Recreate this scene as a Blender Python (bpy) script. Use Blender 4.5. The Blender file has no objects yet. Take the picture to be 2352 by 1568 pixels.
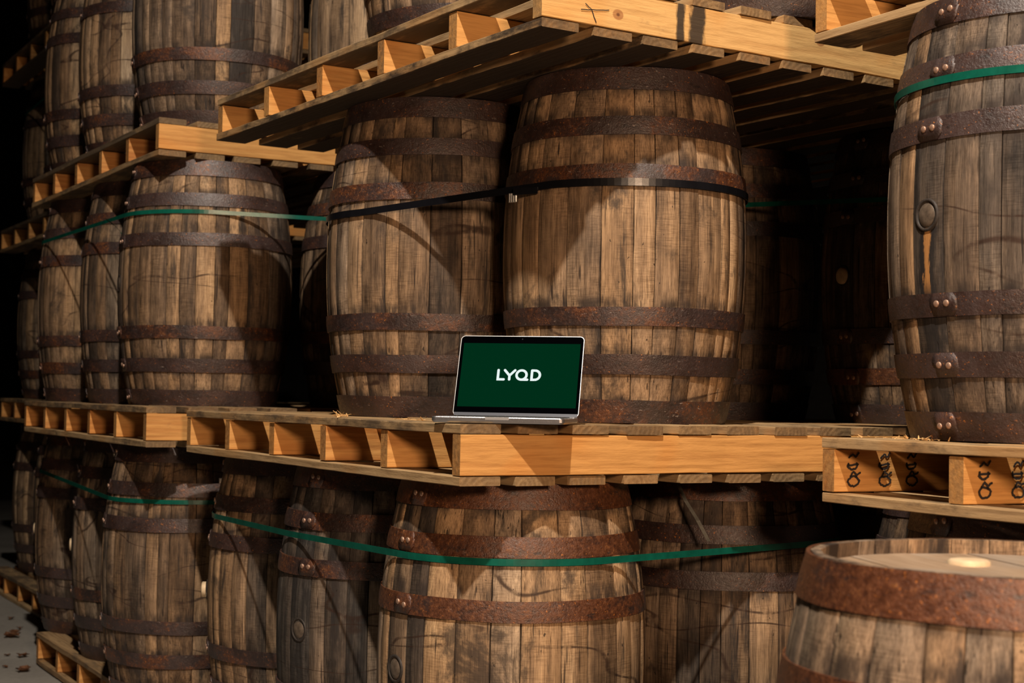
import bpy, math, random
from mathutils import Vector, Matrix
random.seed(11)
R = math.radians
scn = bpy.context.scene
C = scn.collection

# ------------------------------------------------------------------ camera
cam_d = bpy.data.cameras.new('camera')
cam = bpy.data.objects.new('camera', cam_d); C.objects.link(cam)
cr = Vector((0.999843, -0.000660, 0.017692))
cu = Vector((-0.017704, -0.037252, 0.999149))
cf = Vector((0.0, 0.999306, 0.037258))
cx = cf.cross(Vector((0, 0, 1))).normalized()
# level basis rolled slightly
cr = (Vector((0.999843, -0.000660, 0.017692))).normalized()
cu = cr.cross(cf).normalized(); cr = cf.cross(cu).normalized()
EYE = Vector((0, 0, 1.234))
M = Matrix((( cr.x, cu.x, -cf.x, EYE.x), (cr.y, cu.y, -cf.y, EYE.y), (cr.z, cu.z, -cf.z, EYE.z), (0, 0, 0, 1)))
cam.matrix_world = M
cam_d.sensor_width = 36.0; cam_d.lens = 53.51; cam_d.clip_end = 100
cam_d.dof.use_dof = True; cam_d.dof.focus_distance = 3.65; cam_d.dof.aperture_fstop = 6.3
scn.camera = cam

# ------------------------------------------------------------------ light
w = bpy.data.worlds.new('world'); scn.world = w; w.use_nodes = True
w.node_tree.nodes['Background'].inputs[0].default_value = (0.30, 0.20, 0.13, 1)
w.node_tree.nodes['Background'].inputs[1].default_value = 0.006

def lamp(kind, name, loc, aim, power, col, **kw):
    d = bpy.data.lights.new(name, kind); o = bpy.data.objects.new(name, d); C.objects.link(o)
    o.location = loc; d.energy = power; d.color = col
    o.rotation_euler = (Vector(aim) - Vector(loc)).to_track_quat('-Z', 'Y').to_euler()
    for k, v in kw.items(): setattr(d, k, v)
    return o
# high bay lamp hung above the aisle, a little behind the lens
lamp('SPOT', 'high_bay_lamp', (-0.25, 0.30, 6.3), (0.3, 4.8, 1.0), 2050, (1.0, 0.89, 0.76), spot_size=R(80), spot_blend=.9, shadow_soft_size=0.07)
# soft warm fill light, added low on the right to lift the shadows
lamp('SPOT', 'warm_fill_light', (0.95, -0.9, 1.95), (0.35, 4.2, 1.45), 520, (1.0, 0.66, 0.42), spot_size=R(80), spot_blend=1.0, shadow_soft_size=0.24)
scn.view_settings.view_transform = 'Standard'; scn.view_settings.look = 'None'
scn.view_settings.gamma = 1; scn.view_settings.use_curve_mapping = False
scn.view_settings.exposure = 0.0

# ------------------------------------------------------------------ node helpers
class NT:
    def __init__(s, name):
        s.m = bpy.data.materials.new(name); s.m.use_nodes = True
        s.t = s.m.node_tree; s.b = s.t.nodes['Principled BSDF']
    def n(s, typ, **kw):
        x = s.t.nodes.new(typ)
        for k, v in kw.items(): setattr(x, k, v)
        return x
    def L(s, a, b): s.t.links.new(a, b)
    def put(s, sock, v):
        if isinstance(v, bpy.types.NodeSocket): s.L(v, sock)
        elif v is not None: sock.default_value = v
    def math(s, op, a, b=None, c=None, clamp=False):
        x = s.n('ShaderNodeMath', operation=op); x.use_clamp = clamp
        s.put(x.inputs[0], a); s.put(x.inputs[1], b)
        if c is not None: s.put(x.inputs[2], c)
        return x.outputs[0]
    def vec(s, op, a, b):
        x = s.n('ShaderNodeVectorMath', operation=op); s.put(x.inputs[0], a); s.put(x.inputs[1], b); return x.outputs[0]
    def noise(s, v, scale, detail=3, rough=.55, dist=0):
        x = s.n('ShaderNodeTexNoise'); s.L(v, x.inputs['Vector']); x.inputs['Scale'].default_value = scale
        x.inputs['Detail'].default_value = detail; x.inputs['Roughness'].default_value = rough; x.inputs['Distortion'].default_value = dist
        return x.outputs['Fac']
    def mr(s, v, a, b, c=0., d=1., sm=True):
        x = s.n('ShaderNodeMapRange'); x.interpolation_type = 'SMOOTHSTEP' if sm else 'LINEAR'
        s.put(x.inputs[0], v); x.inputs[1].default_value = a; x.inputs[2].default_value = b; x.inputs[3].default_value = c; x.inputs[4].default_value = d
        return x.outputs[0]
    def ramp(s, v, stops):
        x = s.n('ShaderNodeValToRGB'); s.L(v, x.inputs[0]); cr_ = x.color_ramp
        while len(cr_.elements) < len(stops): cr_.elements.new(.5)
        for e, (p, c) in zip(cr_.elements, stops): e.position = p; e.color = (*c, 1)
        return x.outputs[0]
    def mix(s, f, a, b, mode='MIX'):
        x = s.n('ShaderNodeMix', data_type='RGBA', blend_type=mode)
        s.put(x.inputs[0], f)
        for i, v in ((6, a), (7, b)):
            if isinstance(v, tuple): v = (*v, 1) if len(v) == 3 else v
            s.put(x.inputs[i], v)
        return x.outputs[2]
    def bump(s, h, strength, dist=.002):
        x = s.n('ShaderNodeBump'); x.inputs['Strength'].default_value = strength; x.inputs['Distance'].default_value = dist
        s.L(h, x.inputs['Height']); s.L(x.outputs[0], s.b.inputs['Normal'])
    def obj(s): return s.n('ShaderNodeTexCoord').outputs['Object']
    def info(s):
        i = s.n('ShaderNodeObjectInfo'); sp = s.n('ShaderNodeSeparateColor'); s.L(i.outputs['Color'], sp.inputs[0])
        return i.outputs['Random'], sp.outputs[0], sp.outputs[1], sp.outputs[2], i.outputs['Alpha'] if 'Alpha' in i.outputs else None
    def sep(s, v):
        x = s.n('ShaderNodeSeparateXYZ'); s.L(v, x.inputs[0]); return x.outputs
    def scale(s, v, xyz): return s.vec('MULTIPLY', v, xyz)
    def shift(s, v, val, k):
        x = s.n('ShaderNodeCombineXYZ'); m = s.math('MULTIPLY', val, k)
        for i in range(3): s.L(m, x.inputs[i])
        return s.vec('ADD', v, x.outputs[0])

HOOPS = [(0.0, .058), (.122, .172), (.243, .290), (.604, .652), (.728, .776), (.840, .900)]

def oak_material(name='weathered_oak', leak=False):
    k = NT(name); o = k.obj(); rnd, tone, grey, seed, _ = k.info()
    per = k.shift(k.shift(o, rnd, 61.), seed, 33.)     # own grain for every stave
    whole = k.shift(o, seed, 41.)                       # stains run across staves of one barrel
    fine = k.noise(k.scale(per, (1, 1, .02)), 420, 3, .75)
    mid = k.noise(k.scale(per, (1, 1, .03)), 110, 3, .6)
    streak = k.noise(k.scale(per, (1, 1, .07)), 30, 5, .65)
    saw = k.noise(k.scale(per, (.05, .05, 1)), 480, 3, .7)
    sawm = k.noise(k.scale(per, (1, 1, .6)), 9, 3, .5)
    blot = k.noise(k.scale(whole, (1, 1, .75)), 6.5, 8, .66, .3)
    blo2 = k.noise(k.scale(per, (1, 1, .6)), 19, 6, .66, .3)
    big = k.noise(k.scale(whole, (1, 1, .55)), 2.6, 5, .6, .4)
    run = k.noise(k.scale(per, (1, 1, .11)), 15, 7, .66, .3)
    wmask = k.noise(whole, 3.1, 2, .5)
    v = k.math('ADD', k.math('MULTIPLY', tone, .70), k.math('MULTIPLY', rnd, .20))
    v = k.math('ADD', v, k.math('MULTIPLY', k.math('SUBTRACT', streak, .5), 1.25))
    v = k.math('ADD', v, k.math('MULTIPLY', k.math('SUBTRACT', blot, .5), .75))
    v = k.math('ADD', v, k.math('MULTIPLY', k.math('SUBTRACT', blo2, .5), .55))
    col = k.ramp(v, [(0., (.045, .030, .020)), (.25, (.130, .080, .046)), (.5, (.262, .163, .090)), (.75, (.430, .270, .145)), (1., (.60, .395, .215))])
    greyc = k.ramp(v, [(0., (.034, .030, .028)), (.35, (.115, .098, .083)), (.7, (.265, .218, .172)), (1., (.46, .375, .29))])
    gm = k.math('ADD', grey, k.math('MULTIPLY', k.math('SUBTRACT', big, .5), 1.3), clamp=True)
    col = k.mix(gm, col, greyc)
    col = k.mix(1., col, k.ramp(fine, [(.32, (.50, .47, .44)), (.52, (1, 1, 1)), (.72, (1.28, 1.25, 1.2))]), 'MULTIPLY')
    col = k.mix(1., col, k.ramp(mid, [(.32, (.66, .64, .62)), (.5, (1, 1, 1))]), 'MULTIPLY')
    col = k.mix(k.mr(sawm, .40, .60, 0, .9), col, k.mix(1., col, k.ramp(saw, [(.36, (.60, .58, .56)), (.55, (1.05, 1.05, 1.05))]), 'MULTIPLY'))
    d1 = k.mr(run, .555, .67, 0, .88); d2 = k.mr(blot, .545, .66, 0, .82)
    col = k.mix(d1, col, (.024, .021, .020)); col = k.mix(d2, col, (.034, .026, .022))
    # dark rope like tide lines
    for sc_, zs_, w0 in ((1.3, 2.6, .0075), (.9, 5.5, .006)):
        wav = k.noise(k.scale(k.shift(whole, seed, sc_ * 7), (1, 1, zs_)), sc_, 2.4, .45)
        ln = k.math('ABSOLUTE', k.math('SUBTRACT', wav, .5))
        lf = k.math('MULTIPLY', k.mr(ln, w0, .0012, 0, .85), k.mr(wmask, .44, .56, 0, 1))
        lf = k.math('MULTIPLY', lf, k.mr(k.noise(per, 30, 4, .6), .35, .55, .3, 1))
        col = k.mix(lf, col, (.034, .017, .011))
    crack = k.noise(k.scale(per, (1, 1, .025)), 120, 2, .5)
    col = k.mix(k.mr(crack, .68, .715, 0, .8), col, (.014, .010, .009))
    # small nicks
    nk = k.noise(k.scale(per, (1, 1, .5)), 95, 2, .5)
    col = k.mix(k.mr(nk, .735, .76, 0, .85), col, (.016, .012, .010))
    z = k.sep(o)[2]; t = k.math('ABSOLUTE', k.math('SUBTRACT', z, .45))
    ds = None
    for cc, hw in ((.178, .024), (.302, .024), (.425, .03)):
        d = k.math('SUBTRACT', k.math('ABSOLUTE', k.math('SUBTRACT', t, cc)), hw)
        ds = d if ds is None else k.math('MINIMUM', ds, d)
    hn = k.noise(k.scale(per, (1, 1, .25)), 24, 5, .65)
    hs = k.math('MULTIPLY', k.mr(ds, .030, .001, 0, 1), k.mr(hn, .42, .62, .10, .85))
    col = k.mix(hs, col, (.030, .022, .019))
    uvn = k.n('ShaderNodeUVMap'); ux = k.sep(uvn.outputs[0])[0]
    e = k.math('SUBTRACT', .5, k.math('ABSOLUTE', k.math('SUBTRACT', ux, .5)))
    ej = k.math('MULTIPLY', k.mr(e, .040, .0, 0, 1), k.mr(hn, .45, .62, .0, 1.))
    col = k.mix(ej, col, (.016, .012, .010))
    if leak:
        xyz = k.sep(o); y = xyz[1]
        yn = k.math('ABSOLUTE', k.math('ADD', y, k.math('MULTIPLY', k.math('SUBTRACT', k.noise(k.scale(o, (1, 1, .25)), 42, 5, .7), .5), .050)))
        below = k.math('MULTIPLY', k.mr(z, .432, .425, 0, 1), k.mr(z, .0, .34, .85, 1))
        col = k.mix(k.math('MULTIPLY', k.mr(yn, .030, .016, 0, .92), below), col, (.018, .016, .016))
        og = k.math('MULTIPLY', k.mr(yn, .0095, .004, 0, .9), k.math('MULTIPLY', k.mr(z, .428, .42, 0, 1), k.mr(z, .28, .33, 0, 1)))
        col = k.mix(og, col, (.42, .20, .065))
    k.L(col, k.b.inputs['Base Color'])
    k.b.inputs['Roughness'].default_value = .72; k.b.inputs['Specular IOR Level'].default_value = .22
    h = k.math('ADD', k.math('MULTIPLY', mid, .7), k.math('ADD', k.math('MULTIPLY', streak, .5), k.math('MULTIPLY', blo2, .6)))
    h = k.math('ADD', h, k.math('MULTIPLY', fine, .25))
    h = k.math('SUBTRACT', h, k.mr(crack, .66, .72, 0, 1))
    k.bump(h, .5, .003)
    return k.m

def iron_material(name='rusty_hoop_iron'):
    k = NT(name); o = k.obj(); rnd, rust, grey, seed, _ = k.info()
    p = k.shift(k.shift(o, rnd, 47.), seed, 21.)
    a = k.noise(k.scale(p, (1, 1, 1.4)), 9, 7, .66); f = k.noise(p, 90, 5, .7); s = k.noise(p, 210, 3, .6)
    base = k.ramp(a, [(.3, (.016, .009, .008)), (.5, (.038, .019, .015)), (.68, (.066, .032, .025))])
    base = k.mix(k.mr(k.noise(p, 5, 4, .6), .42, .62, .0, .45), base, (.070, .047, .045))
    rc = k.ramp(f, [(.35, (.060, .020, .009)), (.6, (.135, .044, .014)), (.78, (.36, .14, .03))])
    amt = k.math('ADD', k.math('MULTIPLY', rust, 1.0), k.math('MULTIPLY', k.math('SUBTRACT', a, .5), 2.4))
    amt = k.math('ADD', amt, k.math('MULTIPLY', k.math('SUBTRACT', f, .5), .9))
    col = k.mix(k.mr(amt, .34, .88, 0, .92), base, rc)
    sp = k.noise(k.scale(p, (1, 1, 1.3)), 130, 3, .65)
    col = k.mix(k.math('MULTIPLY', k.mr(sp, .635, .69, 0, .9), k.mr(a, .40, .58, .12, 1)), col, (.48, .16, .025))
    col = k.mix(k.mr(k.noise(k.scale(p, (1, 1, 2.5)), 20, 6, .7), .56, .68, 0, .8), col, (.018, .013, .013))
    wh = k.noise(k.scale(p, (1, 1, 3.)), 46, 6, .75)
    col = k.mix(k.math('MULTIPLY', k.mr(wh, .62, .67, 0, .7), grey), col, (.46, .38, .33))
    k.L(col, k.b.inputs['Base Color']); k.b.inputs['Metallic'].default_value = .12
    k.L(k.mr(f, .3, .7, .34, .56), k.b.inputs['Roughness'])
    k.b.inputs['Specular IOR Level'].default_value = .75
    k.bump(k.math('ADD', f, k.math('ADD', a, k.math('MULTIPLY', s, .6))), .8, .0022)
    return k.m

def pine_material(name, light, mid, dark, stains=None, rings=80., under=.25, knots=()):
    # length of every board runs along local X
    k = NT(name); o = k.obj(); rnd, dirt, bright, seed, _ = k.info()
    p = k.shift(k.shift(o, rnd, 53.), seed, 13.)
    g = k.noise(k.scale(p, (.05, 1, 1)), 130, 4, .65); sk = k.noise(k.scale(p, (.10, 1, 1)), 16, 4, .55)
    w_ = k.noise(k.scale(p, (.35, 1, 1)), 7, 3, .5)
    xyz = k.sep(o)
    yy = k.math('ADD', xyz[1], k.math('MULTIPLY', k.math('SUBTRACT', rnd, .5), .12))
    zz = k.math('ADD', xyz[2], k.math('MULTIPLY', rnd, .09))
    rr = k.math('SQRT', k.math('ADD', k.math('MULTIPLY', yy, yy), k.math('MULTIPLY', zz, zz)))
    rr = k.math('ADD', k.math('MULTIPLY', rr, rings * 6.28), k.math('MULTIPLY', w_, 17.))
    ring = k.math('MULTIPLY_ADD', k.math('SINE', rr), .5, .5)
    v = k.math('ADD', k.math('MULTIPLY', ring, .22), k.math('MULTIPLY', sk, .9))
    v = k.math('ADD', v, k.math('MULTIPLY', k.math('SUBTRACT', bright, .5), .6))
    col = k.ramp(v, [(.25, mid), (.75, light)])
    col = k.mix(k.mr(k.noise(p, 3.0, 2, .5), .52, .60, 0, .35), col, (light[0] * .95, light[1] * .68, light[2] * .38))
    col = k.mix(1., col, k.ramp(g, [(.3, (.74, .70, .66)), (.55, (1, 1, 1))]), 'MULTIPLY')
    # knots
    vo = k.n('ShaderNodeTexVoronoi'); vo.inputs['Scale'].default_value = 3.1
    k.L(k.scale(p, (1, 2.2, 2.2)), vo.inputs['Vector'])
    col = k.mix(k.mr(vo.outputs['Distance'], .085, .03, 0, .75), col, (.16, .055, .022))
    for (kx, kz) in knots:
        dx = k.math('MULTIPLY', k.math('SUBTRACT', xyz[0], kx), .8); dz = k.math('SUBTRACT', xyz[2], kz)
        kd = k.math('SQRT', k.math('ADD', k.math('MULTIPLY', dx, dx), k.math('MULTIPLY', dz, dz)))
        col = k.mix(k.mr(kd, .014, .011, 0, .7), col, (.30, .105, .035)); col = k.mix(k.mr(kd, .006, .002, 0, .8), col, (.10, .030, .015))
    # dirt : object colour red
    dn = k.noise(k.scale(p, (.5, 1, 1)), 9, 6, .66); dn2 = k.noise(k.scale(p, (.3, 1, 1)), 38, 5, .65)
    da = k.math('ADD', k.math('MULTIPLY', dirt, 1.2), k.math('MULTIPLY', k.math('SUBTRACT', dn, .5), 2.2))
    da = k.math('ADD', da, k.math('MULTIPLY', k.math('SUBTRACT', dn2, .5), 1.1))
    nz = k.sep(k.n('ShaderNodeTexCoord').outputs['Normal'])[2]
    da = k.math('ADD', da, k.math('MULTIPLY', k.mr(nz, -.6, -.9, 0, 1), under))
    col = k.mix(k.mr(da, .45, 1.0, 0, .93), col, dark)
    if stains:
        x = xyz[0]
        for (x0, wd) in stains:
            d = k.math('ABSOLUTE', k.math('SUBTRACT', x, x0))
            d = k.math('ADD', d, k.math('MULTIPLY', k.math('SUBTRACT', k.noise(k.scale(p, (1, 1, .4)), 40, 4, .6), .5), wd * 1.6))
            col = k.mix(k.mr(d, wd, wd * .45, 0, .93), col, (.018, .017, .018))
    nx = k.math('ABSOLUTE', k.sep(k.n('ShaderNodeTexCoord').outputs['Normal'])[0])
    eg = k.mix(1., k.mix(k.mr(k.noise(p, 60, 4, .6), .35, .6, .35, .85), col, (.20, .135, .075)), (.80, .74, .66), 'MULTIPLY')
    col = k.mix(k.math('MULTIPLY', k.mr(nx, .6, .9, 0, 1), k.mr(dirt, .0, .25, .45, .95)), col, eg)
    k.L(col, k.b.inputs['Base Color']); k.b.inputs['Roughness'].default_value = .7
    k.b.inputs['Specular IOR Level'].default_value = .3
    k.bump(k.math('ADD', k.math('MULTIPLY', g, .7), k.math('ADD', dn2, k.math('MULTIPLY', ring, .3))), .5, .003)
    return k.m

def plain(name, col, rough=.5, metal=0., spec=.5, noise=0., nscale=40.):
    k = NT(name)
    k.b.inputs['Roughness'].default_value = rough; k.b.inputs['Metallic'].default_value = metal; k.b.inputs['Specular IOR Level'].default_value = spec
    if noise:
        f = k.noise(k.obj(), nscale, 4, .6)
        k.L(k.ramp(f, [(.3, tuple(c * (1 - noise) for c in col)), (.7, tuple(min(1, c * (1 + noise)) for c in col))]), k.b.inputs['Base Color'])
        k.bump(f, .3, .001)
    else: k.b.inputs['Base Color'].default_value = (*col, 1)
    return k.m
def glow(name, col, strength):
    k = NT(name); e = k.n('ShaderNodeEmission'); e.inputs[0].default_value = (*col, 1); e.inputs[1].default_value = strength
    k.L(e.outputs[0], k.t.nodes['Material Output'].inputs['Surface']); return k.m

OAK = oak_material(); OAKLEAK = oak_material('leak_streaked_oak', True); IRON = iron_material()
PINE = pine_material('rough_sawn_pine', (.63, .315, .095), (.40, .155, .038), (.060, .046, .036), rings=52.)
DECK = pine_material('handled_deck_pine', (.44, .29, .145), (.25, .155, .075), (.105, .073, .046))
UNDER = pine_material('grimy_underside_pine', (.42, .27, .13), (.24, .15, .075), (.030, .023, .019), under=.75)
PINESTAIN = pine_material('leak_stained_pine', (.70, .42, .16), (.46, .22, .07), (.060, .046, .036), stains=[(.402, .018), (.452, .030)], rings=45., knots=[(.214, -.058), (.86, -.03)])
HEADWOOD = pine_material('dusty_grey_oak_head', (.36, .285, .215), (.235, .178, .132), (.075, .060, .050), rings=60.)
STRAPGREEN = plain('green_plastic_strapping', (.004, .092, .062), .26, 0, .7, .25, 25)
STRAPBLACK = plain('black_plastic_strapping', (.006, .006, .008), .28, 0, .6, .2, 25)
STEEL = plain('galvanised_buckle', (.45, .45, .44), .4, .8, .5, .15, 200)
RIVET = plain('worn_rivet', (.40, .25, .18), .45, .55, .5, .35, 120)
BUNGW = plain('pale_poplar_bung', (.62, .47, .30), .6, 0, .3, .18, 60)
BUNGD = plain('soaked_bung', (.10, .075, .055), .5, 0, .4, .45, 70)
RINGD = plain('bung_hole_ring', (.035, .028, .024), .6, 0, .3, .3, 80)
ALU = plain('brushed_aluminium', (.42, .42, .44), .32, .9, .5, .03, 300)
ALUB = plain('bright_aluminium', (.85, .85, .86), .25, .7)
BEZEL = plain('black_bezel_glass', (.0006, .0006, .001), .12, 0, .03)
HINGE = plain('dark_grey_hinge', (.05, .055, .07), .4, .3)
KEYS = plain('black_keys', (.01, .01, .012), .5)
INK = plain('black_marker_ink', (.02, .014, .012), .8)
LEAF = plain('dry_brown_leaf', (.10, .045, .022), .7, 0, .2, .4, 30)
SPLINT = plain('split_wood_fibre', (.62, .38, .16), .75, 0, .2, .3, 90)
CAM_ = plain('camera_glass', (.02, .02, .03), .1)
SCREEN = glow('green_screen', (.0004, .0265, .0095), 1.)
LOGO = glow('white_screen_lettering', (.86, .97, .95), .95)
def concrete():
    k = NT('dusty_concrete'); o = k.obj(); a = k.noise(o, 1.2, 6, .6); b = k.noise(o, 40, 5, .6)
    c = k.ramp(k.math('ADD', k.math('MULTIPLY', a, .7), k.math('MULTIPLY', b, .3)), [(.3, (.17, .155, .135)), (.7, (.34, .315, .28))])
    k.L(c, k.b.inputs['Base Color']); k.b.inputs['Roughness'].default_value = .8; k.bump(b, .2, .002); return k.m
CONC = concrete()
WALLM = plain('dark_painted_block', (.018, .016, .014), .9, 0, .2, .3, 6)

# ------------------------------------------------------------------ object helpers
def mesh(name, verts, faces, mat, smooth=None, uvs=None):
    m = bpy.data.meshes.new(name); m.from_pydata(verts, [], faces); m.materials.append(mat)
    if smooth is not None:
        for p, s in zip(m.polygons, smooth if isinstance(smooth, list) else [smooth] * len(faces)): p.use_smooth = s
    if uvs is not None:
        l = m.uv_layers.new(name='UVMap')
        for p in m.polygons:
            for li, vi in zip(p.loop_indices, p.vertices): l.data[li].uv = uvs[vi]
    m.update(); return m
def add(name, me, parent=None, loc=None, rot=None, col=None, label=None, cat=None, group=None, kind=None):
    o = bpy.data.objects.new(name, me); C.objects.link(o)
    if parent: o.parent = parent
    if loc is not None: o.location = loc
    if rot is not None: o.rotation_euler = rot
    if col is not None: o.color = col
    if label: o['label'] = label
    if cat: o['category'] = cat
    if group: o['group'] = group
    if kind: o['kind'] = kind
    return o
class MB:
    def __init__(s): s.v = []; s.f = []; s.s = []
    def put(s, vs, fs, sm=False):
        n = len(s.v); s.v += [tuple(v) for v in vs]; s.f += [tuple(i + n for i in f) for f in fs]; s.s += [sm] * len(fs)
    def box(s, a, b, bev=0.):
        x0, y0, z0 = a; x1, y1, z1 = b
        if bev <= 0:
            s.put([(x0, y0, z0), (x1, y0, z0), (x1, y1, z0), (x0, y1, z0), (x0, y0, z1), (x1, y0, z1), (x1, y1, z1), (x0, y1, z1)],
                  [(0, 3, 2, 1), (4, 5, 6, 7), (0, 1, 5, 4), (1, 2, 6, 5), (2, 3, 7, 6), (3, 0, 4, 7)])
        else:
            vs = []
            for z, i in ((z0, bev), (z0 + bev, 0), (z1 - bev, 0), (z1, bev)):
                for px, py in ((x0 + bev, y0 + i), (x1 - bev, y0 + i), (x1 - i, y0 + bev), (x1 - i, y1 - bev), (x1 - bev, y1 - i), (x0 + bev, y1 - i), (x0 + i, y1 - bev), (x0 + i, y0 + bev)):
                    vs.append((px, py, z))
            fs = [tuple(range(7, -1, -1)), tuple(range(24, 32))]
            for r in range(3):
                for i in range(8): j = (i + 1) % 8; fs.append((r * 8 + i, r * 8 + j, r * 8 + 8 + j, r * 8 + 8 + i))
            s.put(vs, fs)
    def disc(s, c, nrm, rad, th, seg=20, dome=0.):
        nrm = Vector(nrm).normalized(); a = nrm.orthogonal().normalized(); b = nrm.cross(a); c = Vector(c)
        rings = [(rad, -th), (rad, th * .6), (rad * .86, th)] + ([(rad * .5, th + dome * .8)] if dome else [])
        vs = [c + nrm * h + (a * math.cos(t * 2 * math.pi / seg) + b * math.sin(t * 2 * math.pi / seg)) * r for r, h in rings for t in range(seg)]
        fs = [(k * seg + i, k * seg + (i + 1) % seg, (k + 1) * seg + (i + 1) % seg, (k + 1) * seg + i) for k in range(len(rings) - 1) for i in range(seg)]
        vs.append(c + nrm * (th + dome)); n = len(vs) - 1; k = len(rings) - 1
        fs += [(k * seg + i, k * seg + (i + 1) % seg, n) for i in range(seg)]
        s.put(vs, fs, True)
    def mesh(s, name, mat): return mesh(name, s.v, s.f, mat, s.s)

# ------------------------------------------------------------------ the building
def slab(name, a, b, mat):
    m = MB(); m.box(a, b); add(name, m.mesh(name, mat), kind='structure')
slab('floor', (-9, -3, -.1), (8, 17, 0), CONC)
slab('wall_back', (-9, 17, 0), (8, 17.2, 9.5), WALLM)
slab('wall_left', (-9.2, -3, 0), (-9, 17.2, 9.5), WALLM)

# ------------------------------------------------------------------ barrels
HB = .9; RBIL = .333; REND = .276
def prof(z):
    s = (z - .45) / .45; return RBIL - (RBIL - REND) * (abs(s) ** 2.1)
NZ = 16
def stave_mesh(a0, a1, wob):
    g = .0016 / RBIL; a0 += g * .5; a1 -= g * .5
    v = []; f = []; sm = []; uv = []
    us = [0, .03, .5, .97, 1.]; inset = [.0016, .0002, 0, .0002, .0016]
    for i in range(NZ + 1):
        z = HB * i / NZ; r = prof(z) + wob
        for u, ins in zip(us, inset):
            a = a0 + (a1 - a0) * u; v.append(((r - ins) * math.cos(a), (r - ins) * math.sin(a), z)); uv.append((u, i / NZ))
    m = len(us)
    for i in range(NZ):
        for j in range(m - 1): f.append((i * m + j, i * m + j + 1, (i + 1) * m + j + 1, (i + 1) * m + j)); sm.append(True)
    n0 = len(v); th = .024
    for i in range(NZ + 1):
        z = HB * i / NZ; r = prof(z) + wob - .0016; ri = prof(z) - th
        if i in (0, NZ): ri += .008
        for a, rr in ((a0, r), (a0, ri), (a1, ri), (a1, r)): v.append((rr * math.cos(a), rr * math.sin(a), z)); uv.append((0.5, i / NZ))
    for i in range(NZ):
        for j, k in ((1, 0), (2, 1), (3, 2)):
            b = n0 + i * 4; f.append((b + j, b + k, b + 4 + k, b + 4 + j)); sm.append(False)
    t = n0 + NZ * 4
    f.append((t, t + 1, t + 2, t + 3)); f.append((n0 + 3, n0 + 2, n0 + 1, n0)); sm += [False, False]
    top = NZ * m
    return mesh('stave', v, f, OAK, sm, uv)
def hoop_mesh(z0, z1, seam):
    seg = 72; th = .0026; v = []; f = []; sm = []
    r0 = prof(z0) + .0012; r1 = prof(z1) + .0012
    rm = prof((z0 + z1) / 2) + .002
    for k in range(seg):
        a = k * 2 * math.pi / seg; c, s = math.cos(a), math.sin(a)
        w1 = .0008 * math.sin(5 * a + seam * 7 + z0 * 40)
        for r, z in ((r0 + th, z0 + w1), (rm + th, (z0 + z1) / 2), (r1 + th, z1 + w1)): v.append((r * c, r * s, z))
    for k in range(seg):
        a = k * 2 * math.pi / seg; c, s = math.cos(a), math.sin(a); w1 = .0008 * math.sin(5 * a + seam * 7 + z0 * 40)
        for r, z in ((r1 + th, z1 + w1), (r1 - .003, z1 + w1), (r0 - .003, z0 + w1), (r0 + th, z0 + w1)): v.append((r * c, r * s, z))
    for k in range(seg):
        a = k * 3; b = ((k + 1) % seg) * 3
        f += [(a, b, b + 1, a + 1), (a + 1, b + 1, b + 2, a + 2)]; sm += [True, True]
        a = 3 * seg + k * 4; b = 3 * seg + ((k + 1) % seg) * 4
        f += [(a, b, b + 1, a + 1), (a + 2, b + 2, b + 3, a + 3)]; sm += [False, False]
    # riveted lap of the band end
    n = len(v); ns = 7; lap = .07 / RBIL
    for k in range(ns + 1):
        a = seam - lap * .45 + lap * k / ns; c, s = math.cos(a), math.sin(a)
        cut = .012 if k in (0, ns) else 0.
        for r, z in ((r0 + th * .4, z0 + cut + .001), (r0 + th * 1.5, z0 + cut + .001), (rm + th * 1.5, (z0 + z1) / 2), (r1 + th * 1.5, z1 - cut - .001), (r1 + th * .4, z1 - cut - .001)): v.append((r * c, r * s, z))
    for k in range(ns):
        for j in range(4): a = n + k * 5 + j; f.append((a, a + 5, a + 6, a + 1)); sm.append(j in (1, 2))
    f += [(n, n + 1, n + 2, n + 3, n + 4), tuple(n + ns * 5 + i for i in (4, 3, 2, 1, 0))]; sm += [False, False]
    return mesh('hoop', v, f, IRON, sm)
def rivet_mesh():
    m = MB(); m.disc((0, 0, 0), (1, 0, 0), .0068, .0015, 14, .0016); return m.mesh('rivet', RIVET)
RIV = rivet_mesh()
def head_mesh(z, up):
    m = MB(); seg = 40; r = prof(.04) - .018
    vs = [(r * math.cos(i * 2 * math.pi / seg), r * math.sin(i * 2 * math.pi / seg), z + h) for h in (-.011, .011) for i in range(seg)]
    m.put(vs, [tuple(range(seg, 2 * seg)), tuple(range(seg - 1, -1, -1))] + [(i, (i + 1) % seg, seg + (i + 1) % seg, seg + i) for i in range(seg)])
    return mesh('head', m.v, m.f, OAK, False, [(.5, .5)] * len(m.v))
HEADT = head_mesh(.868, 1); HEADB = head_mesh(.032, -1)
def make_variant(seed):
    rg = random.Random(seed)
    ws = [1.25]                                     # the wide bung stave is centred on angle 0
    for i in range(29): ws.append(rg.choice([.62, .75, .85, 1., 1., 1.1, 1.25, 1.4]))
    tot = sum(ws); a = -ws[0] / tot * math.pi; st = []
    for x in ws:
        b = a + x / tot * 2 * math.pi; st.append((stave_mesh(a, b, rg.uniform(-.0011, .0011)), (a + b) / 2, (b - a))); a = b
    hs = []
    for (z0, z1) in HOOPS:
        dz = rg.uniform(-.006, .006) if 0.01 < z0 < .83 else 0
        seam = rg.uniform(-.02, .13); hs.append((hoop_mesh(z0 + dz, z1 + dz, seam), (z0 + z1) / 2 + dz, seam))
    return st, hs
VAR = [make_variant(s) for s in (3, 8, 21, 34, 55, 71)]
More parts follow.
